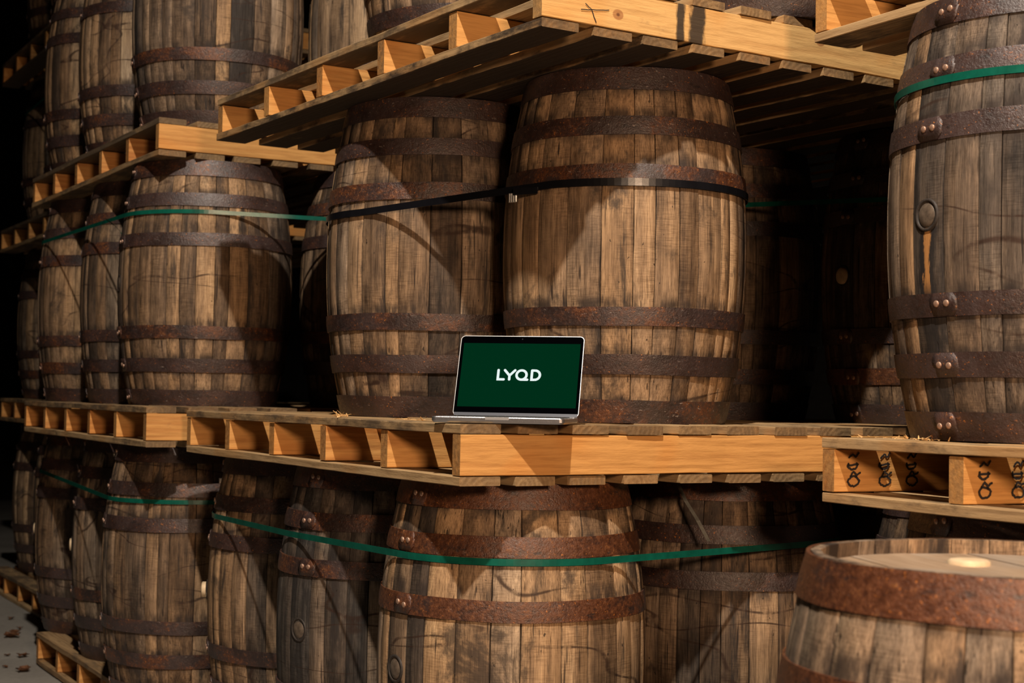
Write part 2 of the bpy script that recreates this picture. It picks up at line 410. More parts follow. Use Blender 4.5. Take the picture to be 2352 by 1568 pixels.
def bung_meshes():
    m = MB(); m.disc((0, 0, 0), (1, 0, 0), .0255, .007, 22, .002)
    q = MB(); seg = 24
    vs = [(h, r * math.cos(i * 2 * math.pi / seg), r * math.sin(i * 2 * math.pi / seg)) for r, h in ((.0340, -.004), (.033, .0009), (.0275, .0004), (.0255, -.012)) for i in range(seg)]
    q.put(vs, [(k * seg + i, k * seg + (i + 1) % seg, (k + 1) * seg + (i + 1) % seg, (k + 1) * seg + i) for k in range(3) for i in range(seg)], True)
    return m.v, m.f, m.s, q.mesh('bung_ring', RINGD)
bv, bf, bs, BRING = bung_meshes()
BUNG_P = mesh('bung', bv, bf, BUNGW, bs); BUNG_D = mesh('bung', bv, bf, BUNGD, bs)
BARRELS = {}; RS = {}
def barrel(key, x, y, z, h, label, group, var=0, face=None, tone=.5, grey=.2, rust=.3, worn=.3, bung=None, rivets=True, dark=(), light=(), proud=0., rs=1., hz=(), seed=None):
    """face: world angle (deg) to which the bung stave and the riveted hoop laps point"""
    rg = random.Random(key)
    if face is None: face = rg.uniform(20, 160)
    if seed is None: seed = rg.random()
    t = add('barrel', None, loc=(x, y, z), rot=(0, 0, R(face)), label=label, cat='barrel', group=group)
    t.scale = (rs, rs, h / HB); t.empty_display_size = .1
    BARRELS[key] = (x, y, z, h); RS[key] = rs
    st, hs = VAR[var]
    for i, (me, am, wd) in enumerate(st):
        tn = min(1, max(0, tone + rg.gauss(0, .24))); gy = min(1, max(0, grey + rg.gauss(0, .22)))
        if i == 0 and bung: tn = tone * .45; gy = min(1, grey + .3)
        if i in dark: tn = .0; gy = .7
        if i in light: tn = 1.0; gy = 0.
        so = add('stave', me, t, col=(tn, gy, seed, 1))
        if i == 0 and key in 'EC': so.material_slots[0].link = 'OBJECT'; so.material_slots[0].material = OAKLEAK
    for j, (me, zc, seam) in enumerate(hs):
        rr = min(1, max(0, rust + rg.gauss(0, .2)))
        hp = add('hoop', me, t, col=(rr, worn * rg.uniform(.3, 1.6), seed, 1))
        dz_ = dict(hz).get(j, 0)
        if dz_: hp.location.z = dz_; q_ = prof(zc + dz_) / prof(zc); hp.scale = (q_, q_, 1)
        if rivets:
            for d in (-.0125, .0125):
                a = seam + d / prof(zc); r = prof(zc) + .0068
                add('rivet', RIV, hp, loc=(r * math.cos(a), r * math.sin(a), zc + rg.uniform(-.003, .003)), rot=(0, 0, a))
    if key == 'F':
        # six jointed head boards with bung in the head
        r = prof(.04) - .018; edges = [-r, -.62 * r, -.22 * r, .14 * r, .55 * r, .8 * r, r]
        for i in range(6):
            y0, y1 = edges[i] + .0008, edges[i + 1] - .0008; pts = []
            n = 10
            up = [(math.sqrt(max(0, r * r - yy * yy)), yy) for yy in [y0 + (y1 - y0) * k / n for k in range(n + 1)]]
            pts = up + [(-a, b) for a, b in reversed(up)]
            vs = [(a, b, .852) for a, b in pts] + [(a, b, .878 + .0006 * (i % 2)) for a, b in pts]; k = len(pts)
            fs = [tuple(range(k, 2 * k)), tuple(range(k - 1, -1, -1))] + [(i_, (i_ + 1) % k, k + (i_ + 1) % k, k + i_) for i_ in range(k)]
            add('head_board', mesh('head_board', vs, fs, HEADWOOD, False), t, col=(.10, .45 + .12 * (i % 3), seed, 1))
        hb = MB(); hb.disc((0, 0, 0), (0, 0, 1), .030, .006, 24, .001)
        add('bung', hb.mesh('bung', BUNGW), t, loc=(.085 * math.cos(-R(face) + 1.9) + .02, .085 * math.sin(-R(face) + 1.9), .880), label='pale wooden bung in the barrel head')
    else: add('head', HEADT, t, col=(.5, .4, seed, 1))
    add('head', HEADB, t, col=(.5, .4, seed, 1))
    if bung:
        b = add('bung', BUNG_P if bung == 'pale' else BUNG_D, t, loc=(RBIL + (.001 if bung == 'pale' else -.0065) + proud, 0, .452), label='pale wooden bung' if bung == 'pale' else 'dark soaked wooden bung')
        add('bung_ring', BRING, t, loc=(RBIL + .0005, 0, .452), label='dark worn rim of the bung hole')
    return t

# ------------------------------------------------------------------ pallets
BT, SH, TH, ST = .0234, .0933, .1401, .038
def board_mesh(L, W, T, seed, rag=.0012, seg=22):
    """board along local X starting at 0, centred on y, top at z=0; edges slightly wavy and splintered"""
    rg = random.Random(seed); v = []; f = []; b = .0016
    ph = [rg.uniform(0, 6) for _ in range(8)]
    for i in range(seg + 1):
        x = L * i / seg
        w0 = rag * (math.sin(x * 9 + ph[0]) + .6 * math.sin(x * 31 + ph[1])) + rg.gauss(0, rag * .5)
        w1 = rag * (math.sin(x * 8 + ph[2]) + .6 * math.sin(x * 27 + ph[3])) + rg.gauss(0, rag * .5)
        zt = rag * .7 * math.sin(x * 5 + ph[4]) + rg.gauss(0, rag * .25) - rag; zb = rag * .7 * math.sin(x * 6 + ph[5]) + rg.gauss(0, rag * .25) + rag
        xx = x + (rg.uniform(-.001, .001) if i in (0, seg) else 0)
        y0, y1 = -W / 2 + w0, W / 2 + w1
        for y, z in ((y0, zb - T + b), (y0, zt - b), (y0 + b, zt), (y1 - b, zt), (y1, zt - b), (y1, zb - T + b), (y1 - b, zb - T), (y0 + b, zb - T)): v.append((xx, y, z))
    for i in range(seg):
        for j in range(8): k = (j + 1) % 8; f.append((i * 8 + j, i * 8 + k, (i + 1) * 8 + k, (i + 1) * 8 + j))
    f.append(tuple(range(7, -1, -1))); f.append(tuple(seg * 8 + i for i in range(8)))
    return v, f
_bm = {}
def bmesh_(L, W, T, seed, mat, nm):
    k = (round(L, 3), round(W, 3), T, seed, mat.name)
    if k not in _bm: v, f = board_mesh(L, W, T, seed); _bm[k] = mesh(nm, v, f, mat, False)
    return _bm[k]
PALLETS = {}
UB = [(0, .104), (.146, .106), (.290, .100), (.440, .100), (.590, .098), (.738, .100), (.882, .102), (1.03, .100), (1.178, .102), (1.326, .1), (1.474, .1), (1.62, .1), (1.766, .1), (1.914, .1), (2.06, .1), (2.2, .1)]
def pallet(key, x, y, yaw, ztop, label, group, W=1.88, L=1.957, dirt_top=.45, dirt_side=.1, dirt_bot=.3, top=DECK, bot=DECK, front=PINE, bright=.5, ub=None):
    rg = random.Random('p' + key)
    t = add('pallet', None, loc=(x, y, ztop - TH), rot=(0, 0, R(yaw)), label=label, cat='pallet', group=group); t.empty_display_size = .1
    PALLETS[key] = t
    for (u, bw) in (ub or UB):
        if u + bw > W + .001: continue
        e = .0 if u == 0 else rg.uniform(-.006, .004)
        add('deck_board', bmesh_(L, bw, BT, rg.choice((1, 2, 3, 4)), top, 'deck_board'), t, loc=(u + bw / 2, e, TH), rot=(0, 0, R(90)), col=(min(1, max(0, dirt_top + (.28 if u == 0 else 0) + rg.gauss(0, .12))), bright + rg.gauss(0, .2), rg.random(), 1))
        u2 = u if u == 0 else u + rg.uniform(-.006, .006)
        add('bottom_board', bmesh_(L, bw, BT, rg.choice((5, 6, 7, 8)), bot, 'bottom_board'), t, loc=(u2 + bw / 2, (rg.uniform(-.004, .004) if u else 0), BT), rot=(0, 0, R(90)), col=(min(1, max(0, dirt_bot + (.12 if u == 0 else 0) + rg.gauss(0, .12))), bright + rg.gauss(0, .2), rg.random(), 1))
    st = []
    for i in range(6):
        v = (L - ST) * i / 5
        mat = front if i == 0 else PINE
        st.append(add('stringer', bmesh_(W, ST, SH, 11 if i == 0 else rg.choice((9, 10)), mat, 'stringer'), t, loc=(.002, v + ST / 2, BT + SH + .0004), col=(max(0, dirt_side + rg.gauss(0, .05)), bright + .1 + rg.gauss(0, .13), rg.random(), 1)))
    return t, st
V2 = lambda yaw: (Vector((math.cos(R(yaw)), math.sin(R(yaw)), 0)), Vector((-math.sin(R(yaw)), math.cos(R(yaw)), 0)))

pallet('P2M', -.111, 3.362, 29.55, 1.176, 'pallet of fresh orange pine that the open laptop stands on', None, W=2.3, bright=.62, dirt_top=.36, dirt_side=.06, dirt_bot=.12)
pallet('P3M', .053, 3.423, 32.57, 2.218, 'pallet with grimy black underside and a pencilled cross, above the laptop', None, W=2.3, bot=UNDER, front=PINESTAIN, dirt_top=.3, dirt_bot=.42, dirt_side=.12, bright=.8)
_, stR = pallet('P2R', 1.547, 1.521, 26.68, 1.163, 'pallet with black figures scrawled on its stringers, under the big right-hand barrel', None, dirt_top=.12, dirt_bot=.2, bright=.65)
pallet('P3R', 1.662, 1.838, 29.55, 2.218, 'pallet corner at the top right, resting on the barrel with the rusty bung streak', None, dirt_top=.2, dirt_bot=.25, bright=.9)
pallet('P2L', -1.230, 5.144, 28.85, 1.185, 'pallet left of the laptop pallet at the same height, greyed board edges', 'pallets of the second stack', L=2.03, dirt_top=.45, dirt_bot=.4)
pallet('P3L', -1.300, 5.511, 30.35, 2.236, 'pallet at upper left, one level above the green-strapped barrel', 'pallets of the second stack', dirt_top=.4, dirt_bot=.35)
pallet('P1L', -1.190, 5.265, 29.59, .146, 'pallet on the concrete floor at the bottom left corner', 'pallets of the second stack', dirt_top=.25, dirt_bot=.2, W=1.62, L=1.88)
pallet('P1M', -.05, 3.36, 29.55, .1401, 'floor pallet under the row of barrels below the laptop', None, dirt_top=.4, W=2.3)
pallet('P1R', 1.30, 1.65, 26.68, .1401, 'floor pallet under the right-hand stack', None, dirt_top=.4, W=1.03)
pallet('P1F', .33, 1.30, 26.68, .1401, 'small floor pallet under the nearest open-topped barrel', None, dirt_top=.4, W=.98, L=.9)
for k, z, lb, dx in (('P1', .1401, 'far floor pallet at the left frame edge, behind the leaves', 0), ('P2', 1.1802, 'far pallet at the left frame edge, level with the laptop', .03), ('P3', 2.22, 'far pallet at the left frame edge, two levels up', 0), ('P4', 3.26, 'highest far pallet at the top left', -.02)):
    pallet('S4' + k, -2.23 + dx, 7.75, 29.6, z, lb, 'pallets of the far dark stack', dirt_top=.4, dirt_bot=.35, dirt_side=.15)

# ------------------------------------------------------------------ barrel placement (x, y from camera survey)
G1 = 'barrels on the laptop pallet'; G2 = 'barrels under the laptop pallet'; G3 = 'barrels of the second stack'; G4 = 'barrels of the far stack'; G5 = 'barrels of the right-hand stack'; G6 = 'barrels above the laptop pallet'
hM2 = 2.218 - TH - 1.176
barrel('B', .299, 4.096, 1.176, hM2, 'large oak barrel directly behind the laptop, right of centre, with dark tide lines', G1, 0, 100, .64, .08, .30, 1., rs=.982, seed=.31)
barrel('A', -.229, 4.531, 1.176, hM2, 'oak barrel just left of the laptop, grey light falling on its left side', G1, 1, 120, .52, .25, .35, .5, rs=.982, seed=.77)
barrel('H1', .737, 5.299, 1.176, hM2, 'dim barrel in shadow just right of the big centre barrel', G1, 2, 60, .45, .2, .25, .3)
barrel('H2', 1.317, 4.823, 1.176, hM2, 'nearly black barrel with a dim round bung, left of the right-hand barrel', G1, 3, 205, .3, .3, .2, .2, bung='pale')
hL2 = 2.236 - TH - 1.185
barrel('D', -1.190, 5.885, 1.185, hL2, 'barrel at mid left wrapped by a green strap, half in shadow', G3, 4, 205, .44, .18, .22, .5, bung='dark', hz=((3, -.02),), rs=0.994)
barrel('D2', -1.515, 6.460, 1.185, hL2, 'second barrel back behind the green-strapped one, mid left', G3, 5, 190, .50, .15, .2, .2, rs=0.94)
barrel('D3', -1.885, 7.080, 1.185, hL2, 'third barrel back on the mid-left pallet, partly hidden', G3, 0, 200, .48, .15, .2, .2, rs=0.94)
barrel('G', -0.515, 6.070, 1.185, hL2, 'barrel glimpsed in the dark gap between the two middle stacks', G3, 1, 90, .60, .15, .2, .2)
hM1 = 1.176 - 2 * TH
barrel('C', .012, 3.816, .1401, hM1, 'front barrel below the laptop with orange-brown hoops and a green strap', G2, 2, 214, .84, .10, .78, .2, bung='dark', dark=(1,), seed=.12, hz=((3, -.018),))
barrel('I', .602, 4.278, .1401, hM1, 'shaded barrel right of the front one, black blot on its staves', G2, 3, 100, .42, .25, .4, .3, seed=.58)
barrel('J', -0.332, 4.430, .1401, hM1, 'blackened barrel left of the front one, patchy orange hoop and a bung', G2, 4, 224, .12, .75, .5, .2, bung='dark', seed=.9)
barrel('K', -0.656, 5.070, .1401, hM1, 'barrel with a pale bung sticking out of its left edge', G2, 5, 188, .56, .2, .35, .2, bung='pale', proud=.010)
hL1 = 1.185 - TH - .146
barrel('M', -1.170, 5.650, .146, hL1, 'barrel at lower left with the green strap under the pallet corner', G3, 0, 195, .44, .25, .3, .4, seed=.4, rs=0.965)
barrel('N', -1.500, 6.420, .146, hL1, 'narrow-looking barrel with a pale bung, lower left', G3, 1, 196, .42, .3, .25, .2, bung='pale', seed=.66, rs=0.965)
barrel('O', -1.863, 7.098, .146, hL1, 'barrel furthest left above the floor pallet', G3, 2, 190, .42, .3, .25, .2, bung='pale', rs=0.965)
hL3 = .9
barrel('Q', -1.183, 5.970, 2.236, hL3, 'large upper-left barrel with black stains and two clear hoops', G3, 3, 200, .44, .3, .2, .4, dark=(8,), seed=.25)
barrel('R', -1.604, 6.683, 2.236, hL3, 'upper-left barrel second from the large stained one', G3, 4, 198, .40, .2, .2, .2, rs=0.965)
barrel('S', -1.930, 7.260, 2.236, hL3, 'upper-left barrel third from the large stained one', G3, 5, 192, .42, .2, .2, .2, rs=0.965)
barrel('T', -.520, 6.190, 2.236, hL3, 'upper barrel just right of the large stained one', G3, 0, 90, .58, .35, .2, .2)
barrel('U', -.157, 4.747, 2.218, .9, 'barrel bottom above the pallet edge at top centre-left', G6, 1, 90, .5, .3, .3, .3)
barrel('BB', .690, 4.120, 2.218, .9, 'dark barrel bottom at the top edge above the cross-marked board', G6, 2, 90, .2, .5, .3, .4)
barrel('E', 1.140, 3.240, 1.163, 2.218 - TH - 1.163, 'largest barrel at the right edge with shiny rivets and rusty streaked bung', G5, 5, 206, .58, .55, .12, .0, bung='dark', seed=.5)
barrel('V1', 1.165, 3.300, .1401, 1.163 - 2 * TH, 'dark barrel top under the right-hand pallet, rivets on its hoop', G5, 1, 200, .3, .4, .1, .1)
barrel('V2', 1.275, 3.98, .1401, .868, 'dim barrel top behind the nearest barrel, left of the riveted one', G5, 2, 90, .10, .3, .1, .1)
barrel('W', 1.22, 4.74, .1401, hM1, 'black-shaded barrel deep in the gap right of the shaded one under the laptop pallet', G2, 4, 90, .2, .3, .1, .1)
barrel('F', .694, 2.10, .1401, .888, 'nearest barrel, bottom right, its round head and orange rusted hoop in view', None, 3, 100, .98, .50, .85, .1, seed=.62, hz=((4, -.022),))
barrel('E2', 1.16, 3.20, 2.218, .9, 'barrel standing on the top right pallet, above the big riveted barrel', G5, 4, 90, .5, .3, .2, .1)
V_ = V2(29.6)
for lv, z in (('1', .1401), ('2', 1.1802), ('3', 2.22), ('4', 3.26)):
    for n, (u, v) in enumerate(((.36, .33), (.38, 1.005), (.40, 1.68))):
        p = Vector((-2.23, 7.75, 0)) + V_[0] * u + V_[1] * v
        barrel('S4' + lv + str(n), p.x, p.y, z, .9, '%s barrel on the %s pallet of the far left stack' % (('nearest', 'middle', 'farthest')[n], ('floor', 'laptop-level', 'third-level', 'topmost')[int(lv) - 1]), G4, (n + int(lv)) % 6, 190, .5, .2, .2, .1)

# ------------------------------------------------------------------ strapping
def hull(pts):
    pts = sorted(set(pts)); 
    def half(ps):
        h = []
        for p in ps:
            while len(h) > 1 and (h[-1][0] - h[-2][0]) * (p[1] - h[-2][1]) - (h[-1][1] - h[-2][1]) * (p[0] - h[-2][0]) <= 0: h.pop()
            h.append(p)
        return h
    a = half(pts); b = half(pts[::-1]); return a[:-1] + b[:-1]
def strap(name, keys, mat, label, group, wd=.016):
    own = {}; pts = []
    for k, rel in keys:
        x, y, z, h = BARRELS[k]; r = (prof(rel) + .0052) * RS[k] + .001
        for i in range(120):
            a = i * math.pi / 60; p = (round(x + r * math.cos(a), 5), round(y + r * math.sin(a), 5)); own[p] = (k, z + rel * h / HB, (prof(rel + .01) - prof(rel - .01)) / .02); pts.append(p)
    hp = hull(pts); n = len(hp)
    dense = []
    for i in range(n):
        a = hp[i]; b = hp[(i + 1) % n]; d = math.dist(a, b); m = max(1, int(d / .04))
        for j in range(m):
            t = j / m; za, zb = own[a][1], own[b][1]; dense.append((a[0] + (b[0] - a[0]) * t, a[1] + (b[1] - a[1]) * t, za + (zb - za) * t))
    n = len(dense); v = []; f = []
    for i in range(n):
        a = dense[i - 1]; b = dense[(i + 1) % n]; tx, ty = b[0] - a[0], b[1] - a[1]; l = math.hypot(tx, ty); nx, ny = ty / l, -tx / l
        x, y, z = dense[i]
        for o, s in ((0, -1), (.0012, -1), (.0012, 1), (0, 1)): v.append((x + nx * o, y + ny * o, z + s * wd / 2))
    for i in range(n):
        j = (i + 1) % n
        for k in range(4): l = (k + 1) % 4; f.append((i * 4 + k, j * 4 + k, j * 4 + l, i * 4 + l))
    return add(name, mesh(name, v, f, mat, False), label=label, cat='strap', group=group)
SG = 'plastic straps around the barrel rows'
sb = strap('plastic_strap', [('B', .600), ('A', .572)], STRAPBLACK, 'black plastic strap with a metal buckle around the barrels behind the laptop', SG, .019)
strap('plastic_strap', [('C', .722), ('I', .728), ('J', .708), ('K', .700)], STRAPGREEN, 'bright green plastic strap around the barrels below the laptop', SG)
strap('plastic_strap', [('D', .705), ('D2', .69), ('D3', .715), ('G', .695)], STRAPGREEN, 'green plastic strap around the mid-left barrels', SG, .015)
strap('plastic_strap', [('M', .705), ('N', .715), ('O', .72)], STRAPGREEN, 'green plastic strap around the lower-left barrels under the pallet', SG, .015)
strap('plastic_strap', [('E', .722)], STRAPGREEN, 'green plastic strap rising across the big right-hand barrel', SG, .016)
strap('plastic_strap', [('H1', .70), ('H2', .675)], STRAPGREEN, 'green plastic strap in deep shadow right of the centre barrel', SG, .015)
strap('plastic_strap', [('S430', .7), ('S431', .7), ('S432', .7)], STRAPGREEN, 'thin green strap on the far upper-left barrels', SG, .014)

def ribbon(name, pts, wd, mat, label, cat, group=None, up=(1, 0, 0)):
    v = []; f = []; up = Vector(up).normalized()
    for p in pts:
        p = Vector(p)
        for a, b in ((-1, 0), (1, 0), (1, 1), (-1, 1)): v.append(tuple(p + up * a * wd / 2 + Vector((0, -.0012, 0)) * b))
    for i in range(len(pts) - 1):
        for k in range(4): l = (k + 1) % 4; f.append((i * 4 + k, i * 4 + l, i * 4 + 4 + l, i * 4 + 4 + k))
    f += [(3, 2, 1, 0), tuple((len(pts) - 1) * 4 + i for i in range(4))]
    return add(name, mesh(name, v, f, mat, False), label=label, cat=cat, group=group)
# ---- rays of the survey camera are used only to place the small things at their measured depth
def at(px, py, d):
    """world point seen at that pixel, at horizontal distance d along the view axis"""
    r = cf + cr * ((px - 1176) / 3495.8) - cu * ((py - 784) / 3495.8)
    return EYE + r * (d / r.y)
GREYSTRAP = plain('weathered_grey_strap', (.17, .17, .15), .5, 0, .4, .3, 40)
HS = 'loose strap ends under the laptop pallet'
ribbon('hanging_strap', [at(1552, 1100, 4.05), at(1575, 1150, 3.95), at(1603, 1195, 3.89), at(1628, 1243, 3.86)], .010, GREYSTRAP, 'thin loose grey strap hanging across the shaded barrel right of centre', 'strap', HS)
ribbon('hanging_strap', [at(862, 1090, 4.3), at(876, 1130, 4.28), at(893, 1180, 4.26), at(905, 1215, 4.25)], .014, GREYSTRAP, 'loose grey strap in the gap left of the front barrel', 'strap', HS)
ribbon('hanging_strap', [at(660, 1066, 5.0), at(668, 1100, 5.0), at(674, 1140, 5.0)], .016, GREYSTRAP, 'short loose grey strap above the blackened barrel', 'strap', HS)
gstrap = plain('green_strap_end', (.012, .16, .12), .4)
ribbon('hanging_strap', [at(243, 503, 5.92), at(262, 516, 5.85), at(277, 532, 5.80), at(285, 548, 5.78)], .012, STRAPGREEN, 'curled green strap end beside the mid-left barrel', 'strap', None, (.6, 0, -.8))
# buckle and tail on the black strap
def box_obj(name, a, b, bev, mat, parent=None, loc=None, rot=None, **kw):
    m = MB(); m.box(a, b, bev); return add(name, m.mesh(name, mat), parent, loc, rot, **kw)
def on_strap(px):
    best = None
    for vv in sb.data.vertices:
        d = vv.co - EYE; zc = d.dot(cf)
        if d.y > 4.6: continue
        e = abs(1176 + 3495.8 * d.dot(cr) / zc - px) + d.y * 4
        if best is None or e < best[0]: best = (e, vv.co.copy())
    return best[1]
p = on_strap(1176); q = on_strap(1216)
p = p + Vector((-.002, -.004, -.012)); q = q + Vector((-.002, -.003, -.014))
dirx = (q - p); ang = math.atan2(dirx.y, dirx.x)
box_obj('buckle', (-.014, -.003, -.012), (.012, .002, .012), .001, STEEL, sb, p, (0, 0, ang), label='ribbed metal buckle')
for i in range(4): box_obj('ridge', (-.012 + i * .0062, -.0045, -.011), (-.009 + i * .0062, -.003, .011), 0, STEEL, sb.children[0])
box_obj('strap_tail', (-.036, -.003, -.009), (.036, -.001, .009), 0, STRAPBLACK, sb, q + Vector((-.0, -.002, -.004)), (0, 0, ang + .1))

# ------------------------------------------------------------------ laptop
lx, ly, lyaw, lean = .010, 3.610, -11.07, R(23.2)
W2, D2_ = .152, .212
lap = add('laptop', None, loc=(lx, ly, 1.1765), rot=(0, 0, R(lyaw)), label='open silver laptop with a green screen, standing on the pallet corner', cat='laptop'); lap.empty_display_size = .05
def rrect(x0, y0, x1, y1, r, n=6):
    pts = []
    for cx_, cy_, a0 in ((x1 - r, y1 - r, 0), (x0 + r, y1 - r, 90), (x0 + r, y0 + r, 180), (x1 - r, y0 + r, 270)):
        for i in range(n + 1): a = R(a0 + 90 * i / n); pts.append((cx_ + r * math.cos(a), cy_ + r * math.sin(a)))
    return pts
def rslab(pts, z0, z1, bev, mat, name):
    n = len(pts); cx_ = sum(p[0] for p in pts) / n; cy_ = sum(p[1] for p in pts) / n; v = []; f = []
    def ins(p, d):
        dx, dy = p[0] - cx_, p[1] - cy_; l = math.hypot(dx, dy); return (p[0] - dx / l * d, p[1] - dy / l * d)
    rings = [(z0, bev), (z0 + bev, 0), (z1 - bev * .5, 0), (z1, bev * .5)]
    for z, d in rings: v += [(*ins(p, d), z) for p in pts]
    for k in range(3):
        for i in range(n): j = (i + 1) % n; f.append((k * n + i, k * n + j, (k + 1) * n + j, (k + 1) * n + i))
    f += [tuple(range(n - 1, -1, -1)), tuple(range(3 * n, 4 * n))]
    return mesh(name, v, f, mat, False)
add('base', rslab(rrect(-W2, -D2_, W2, 0, .011), .001, .0145, .004, ALU, 'base'), lap)
box_obj('thumb_notch', (-.027, -D2_ - .0004, .0085), (.027, -D2_ + .006, .01475), 0, ALUB, lap, label='bright finger notch at the front edge')
kb = MB()
for r_ in range(6):
    for c_ in range(14): kb.box((-.134 + c_ * .0193, -.030 - r_ * .0185, .0145), (-.134 + c_ * .0193 + .0165, -.030 - r_ * .0185 + .0158, .0152))
add('keyboard', kb.mesh('keyboard', KEYS), lap, kind='stuff')
add('trackpad', rslab(rrect(-.066, -.205, .066, -.137, .004), .0143, .0148, .0002, ALU, 'trackpad'), lap)
# lid pivots at the hinge
lid = add('lid', rslab(rrect(-W2, 0.001, W2, D2_, .011), -.0036, 0., .0016, ALU, 'lid'), lap, loc=(0, 0, .0135), rot=(R(90) - lean, 0, 0))
rim = MB()
o_ = rrect(-W2, 0.001, W2, D2_, .011); i_ = rrect(-W2 + .0014, .0024, W2 - .0014, D2_ - .0014, .0098)
n = len(o_); rim.put([(*p_, .0007) for p_ in o_] + [(*p_, .0007) for p_ in i_] + [(*p_, -.0005) for p_ in o_], [(k, (k + 1) % n, n + (k + 1) % n, n + k) for k in range(n)] + [(2 * n + k, 2 * n + (k + 1) % n, (k + 1) % n, k) for k in range(n)])
add('lid_rim', rim.mesh('lid_rim', ALUB), lid, label='thin bright silver rim')
add('bezel', rslab(i_, -.0003, .0004, .0001, BEZEL, 'bezel'), lid, label='glossy black bezel')
box_obj('hinge_bar', (-W2 + .003, .0015, .0003), (W2 - .003, .0095, .0010), 0, HINGE, lid, label='dark grey strip along the hinge')
SX, SY0, SY1 = .1435, .0245, .192
scr = mesh('screen', [(-SX, SY0, .0008), (SX, SY0, .0008), (SX, SY1, .0008), (-SX, SY1, .0008), (-SX, SY0, .0003), (SX, SY0, .0003), (SX, SY1, .0003), (-SX, SY1, .0003)], [(0, 1, 2, 3), (7, 6, 5, 4), (0, 4, 5, 1), (1, 5, 6, 2), (2, 6, 7, 3), (3, 7, 4, 0)], SCREEN)
add('screen', scr, lid, label='lit dark green screen')
cm = MB(); cm.disc((0, .2035, .0005), (0, 0, 1), .0016, .0003, 12); add('webcam', cm.mesh('webcam', CAM_), lid)
# the word LYQD drawn in rounded strokes (unit: cap height 1)
def stroke(mb, pts, w_, z=0., caps=True):
    n = len(pts)
    L_ = []; Rr = []
    for i in range(n):
        a = Vector(pts[max(0, i - 1)]); b = Vector(pts[min(n - 1, i + 1)]); d = (b - a).normalized(); nn = Vector((-d.y, d.x)); p_ = Vector(pts[i])
        L_.append(p_ + nn * w_ / 2); Rr.append(p_ - nn * w_ / 2)
    mb.put([(p_.x, p_.y, z) for p_ in L_ + Rr], [(i, n + i, n + i + 1, i + 1) for i in range(n - 1)])
    if caps:
        for e in (pts[0], pts[-1]):
            mb.put([(e[0] + w_ / 2 * math.cos(k * math.pi / 8), e[1] + w_ / 2 * math.sin(k * math.pi / 8), z) for k in range(16)], [tuple(range(16))])
lg = MB(); wS = .205
def arc(cx_, cy_, r_, a0, a1, n=24): return [(cx_ + r_ * math.cos(R(a0 + (a1 - a0) * i / n)), cy_ + r_ * math.sin(R(a0 + (a1 - a0) * i / n))) for i in range(n + 1)]
h_ = wS / 2
stroke(lg, [(h_, 1 - h_), (h_, h_)], wS); stroke(lg, [(h_, h_), (.68 - h_, h_)], wS)                     # L
lg.put([(0, 0, 0), (wS, 0, 0), (wS, wS, 0), (0, wS, 0)], [(0, 1, 2, 3)])
stroke(lg, [(.62, 1 - h_), (1.02, .44)], wS); stroke(lg, [(1.44, 1 - h_), (1.02, .44)], wS); stroke(lg, [(1.02, .50), (1.02, h_)], wS)   # Y
stroke(lg, arc(1.98, .5, .5 - h_, 0, 360, 40), wS, caps=False); stroke(lg, [(1.98, h_), (2.46, h_)], wS)                                # Q
stroke(lg, [(2.80, 1 - h_), (2.80, h_)], wS); lg.put([(2.80 - h_, 0, 0), (2.80 + h_, 0, 0), (2.80 + h_, wS, 0), (2.80 - h_, wS, 0)], [(0, 1, 2, 3)])
stroke(lg, [(2.80, 1 - h_), (3.04, 1 - h_)] , wS, caps=False); stroke(lg, arc(3.044, .5, .5 - h_, 90, -90, 20), wS, caps=False); stroke(lg, [(3.04, h_), (2.80, h_)], wS, caps=False)   # D
sc = .0305
lg.v = [((x - 1.77) * sc, (y - .5) * sc * 1.0 + .1085, .0011) for x, y, z in lg.v]
# thing > part > sub-part: lettering sits beside the screen under the lid
add('lettering', mesh('lettering', lg.v, lg.f, LOGO, False), lid, label='white rounded letters LYQD')

# ------------------------------------------------------------------ marks on the pallet wood
def mark(parent, polys, wid, name, face_y, lab=None):
    mb = MB()
    for pl in polys: stroke(mb, pl, wid)
    vs = [(x, face_y, z) for x, z, _ in mb.v]
    add(name, mesh(name, vs, mb.f, INK, False), parent, label=lab)
def wob(pts, a=.0012, n=5, sd=1):
    rg = random.Random(sd); out = []
    for i in range(len(pts) - 1):
        for k in range(n): t = k / n; out.append((pts[i][0] + (pts[i + 1][0] - pts[i][0]) * t + rg.uniform(-a, a), pts[i][1] + (pts[i + 1][1] - pts[i][1]) * t + rg.uniform(-a, a)))
    out.append(pts[-1]); return out
def kids(t, nm): return [c for c in C.objects if c.parent == t and c.name.split('.')[0] == nm]
s3 = kids(PALLETS['P3M'], 'stringer')[0]
mark(s3, [wob([(.108, -.062), (.150, -.057), (.186, -.052)], .0008, 4, 3), wob([(.120, -.046), (.138, -.060), (.150, -.086)], .0008, 4, 4)], .0022, 'marking', -ST / 2 - .0022, 'hand-drawn black cross')
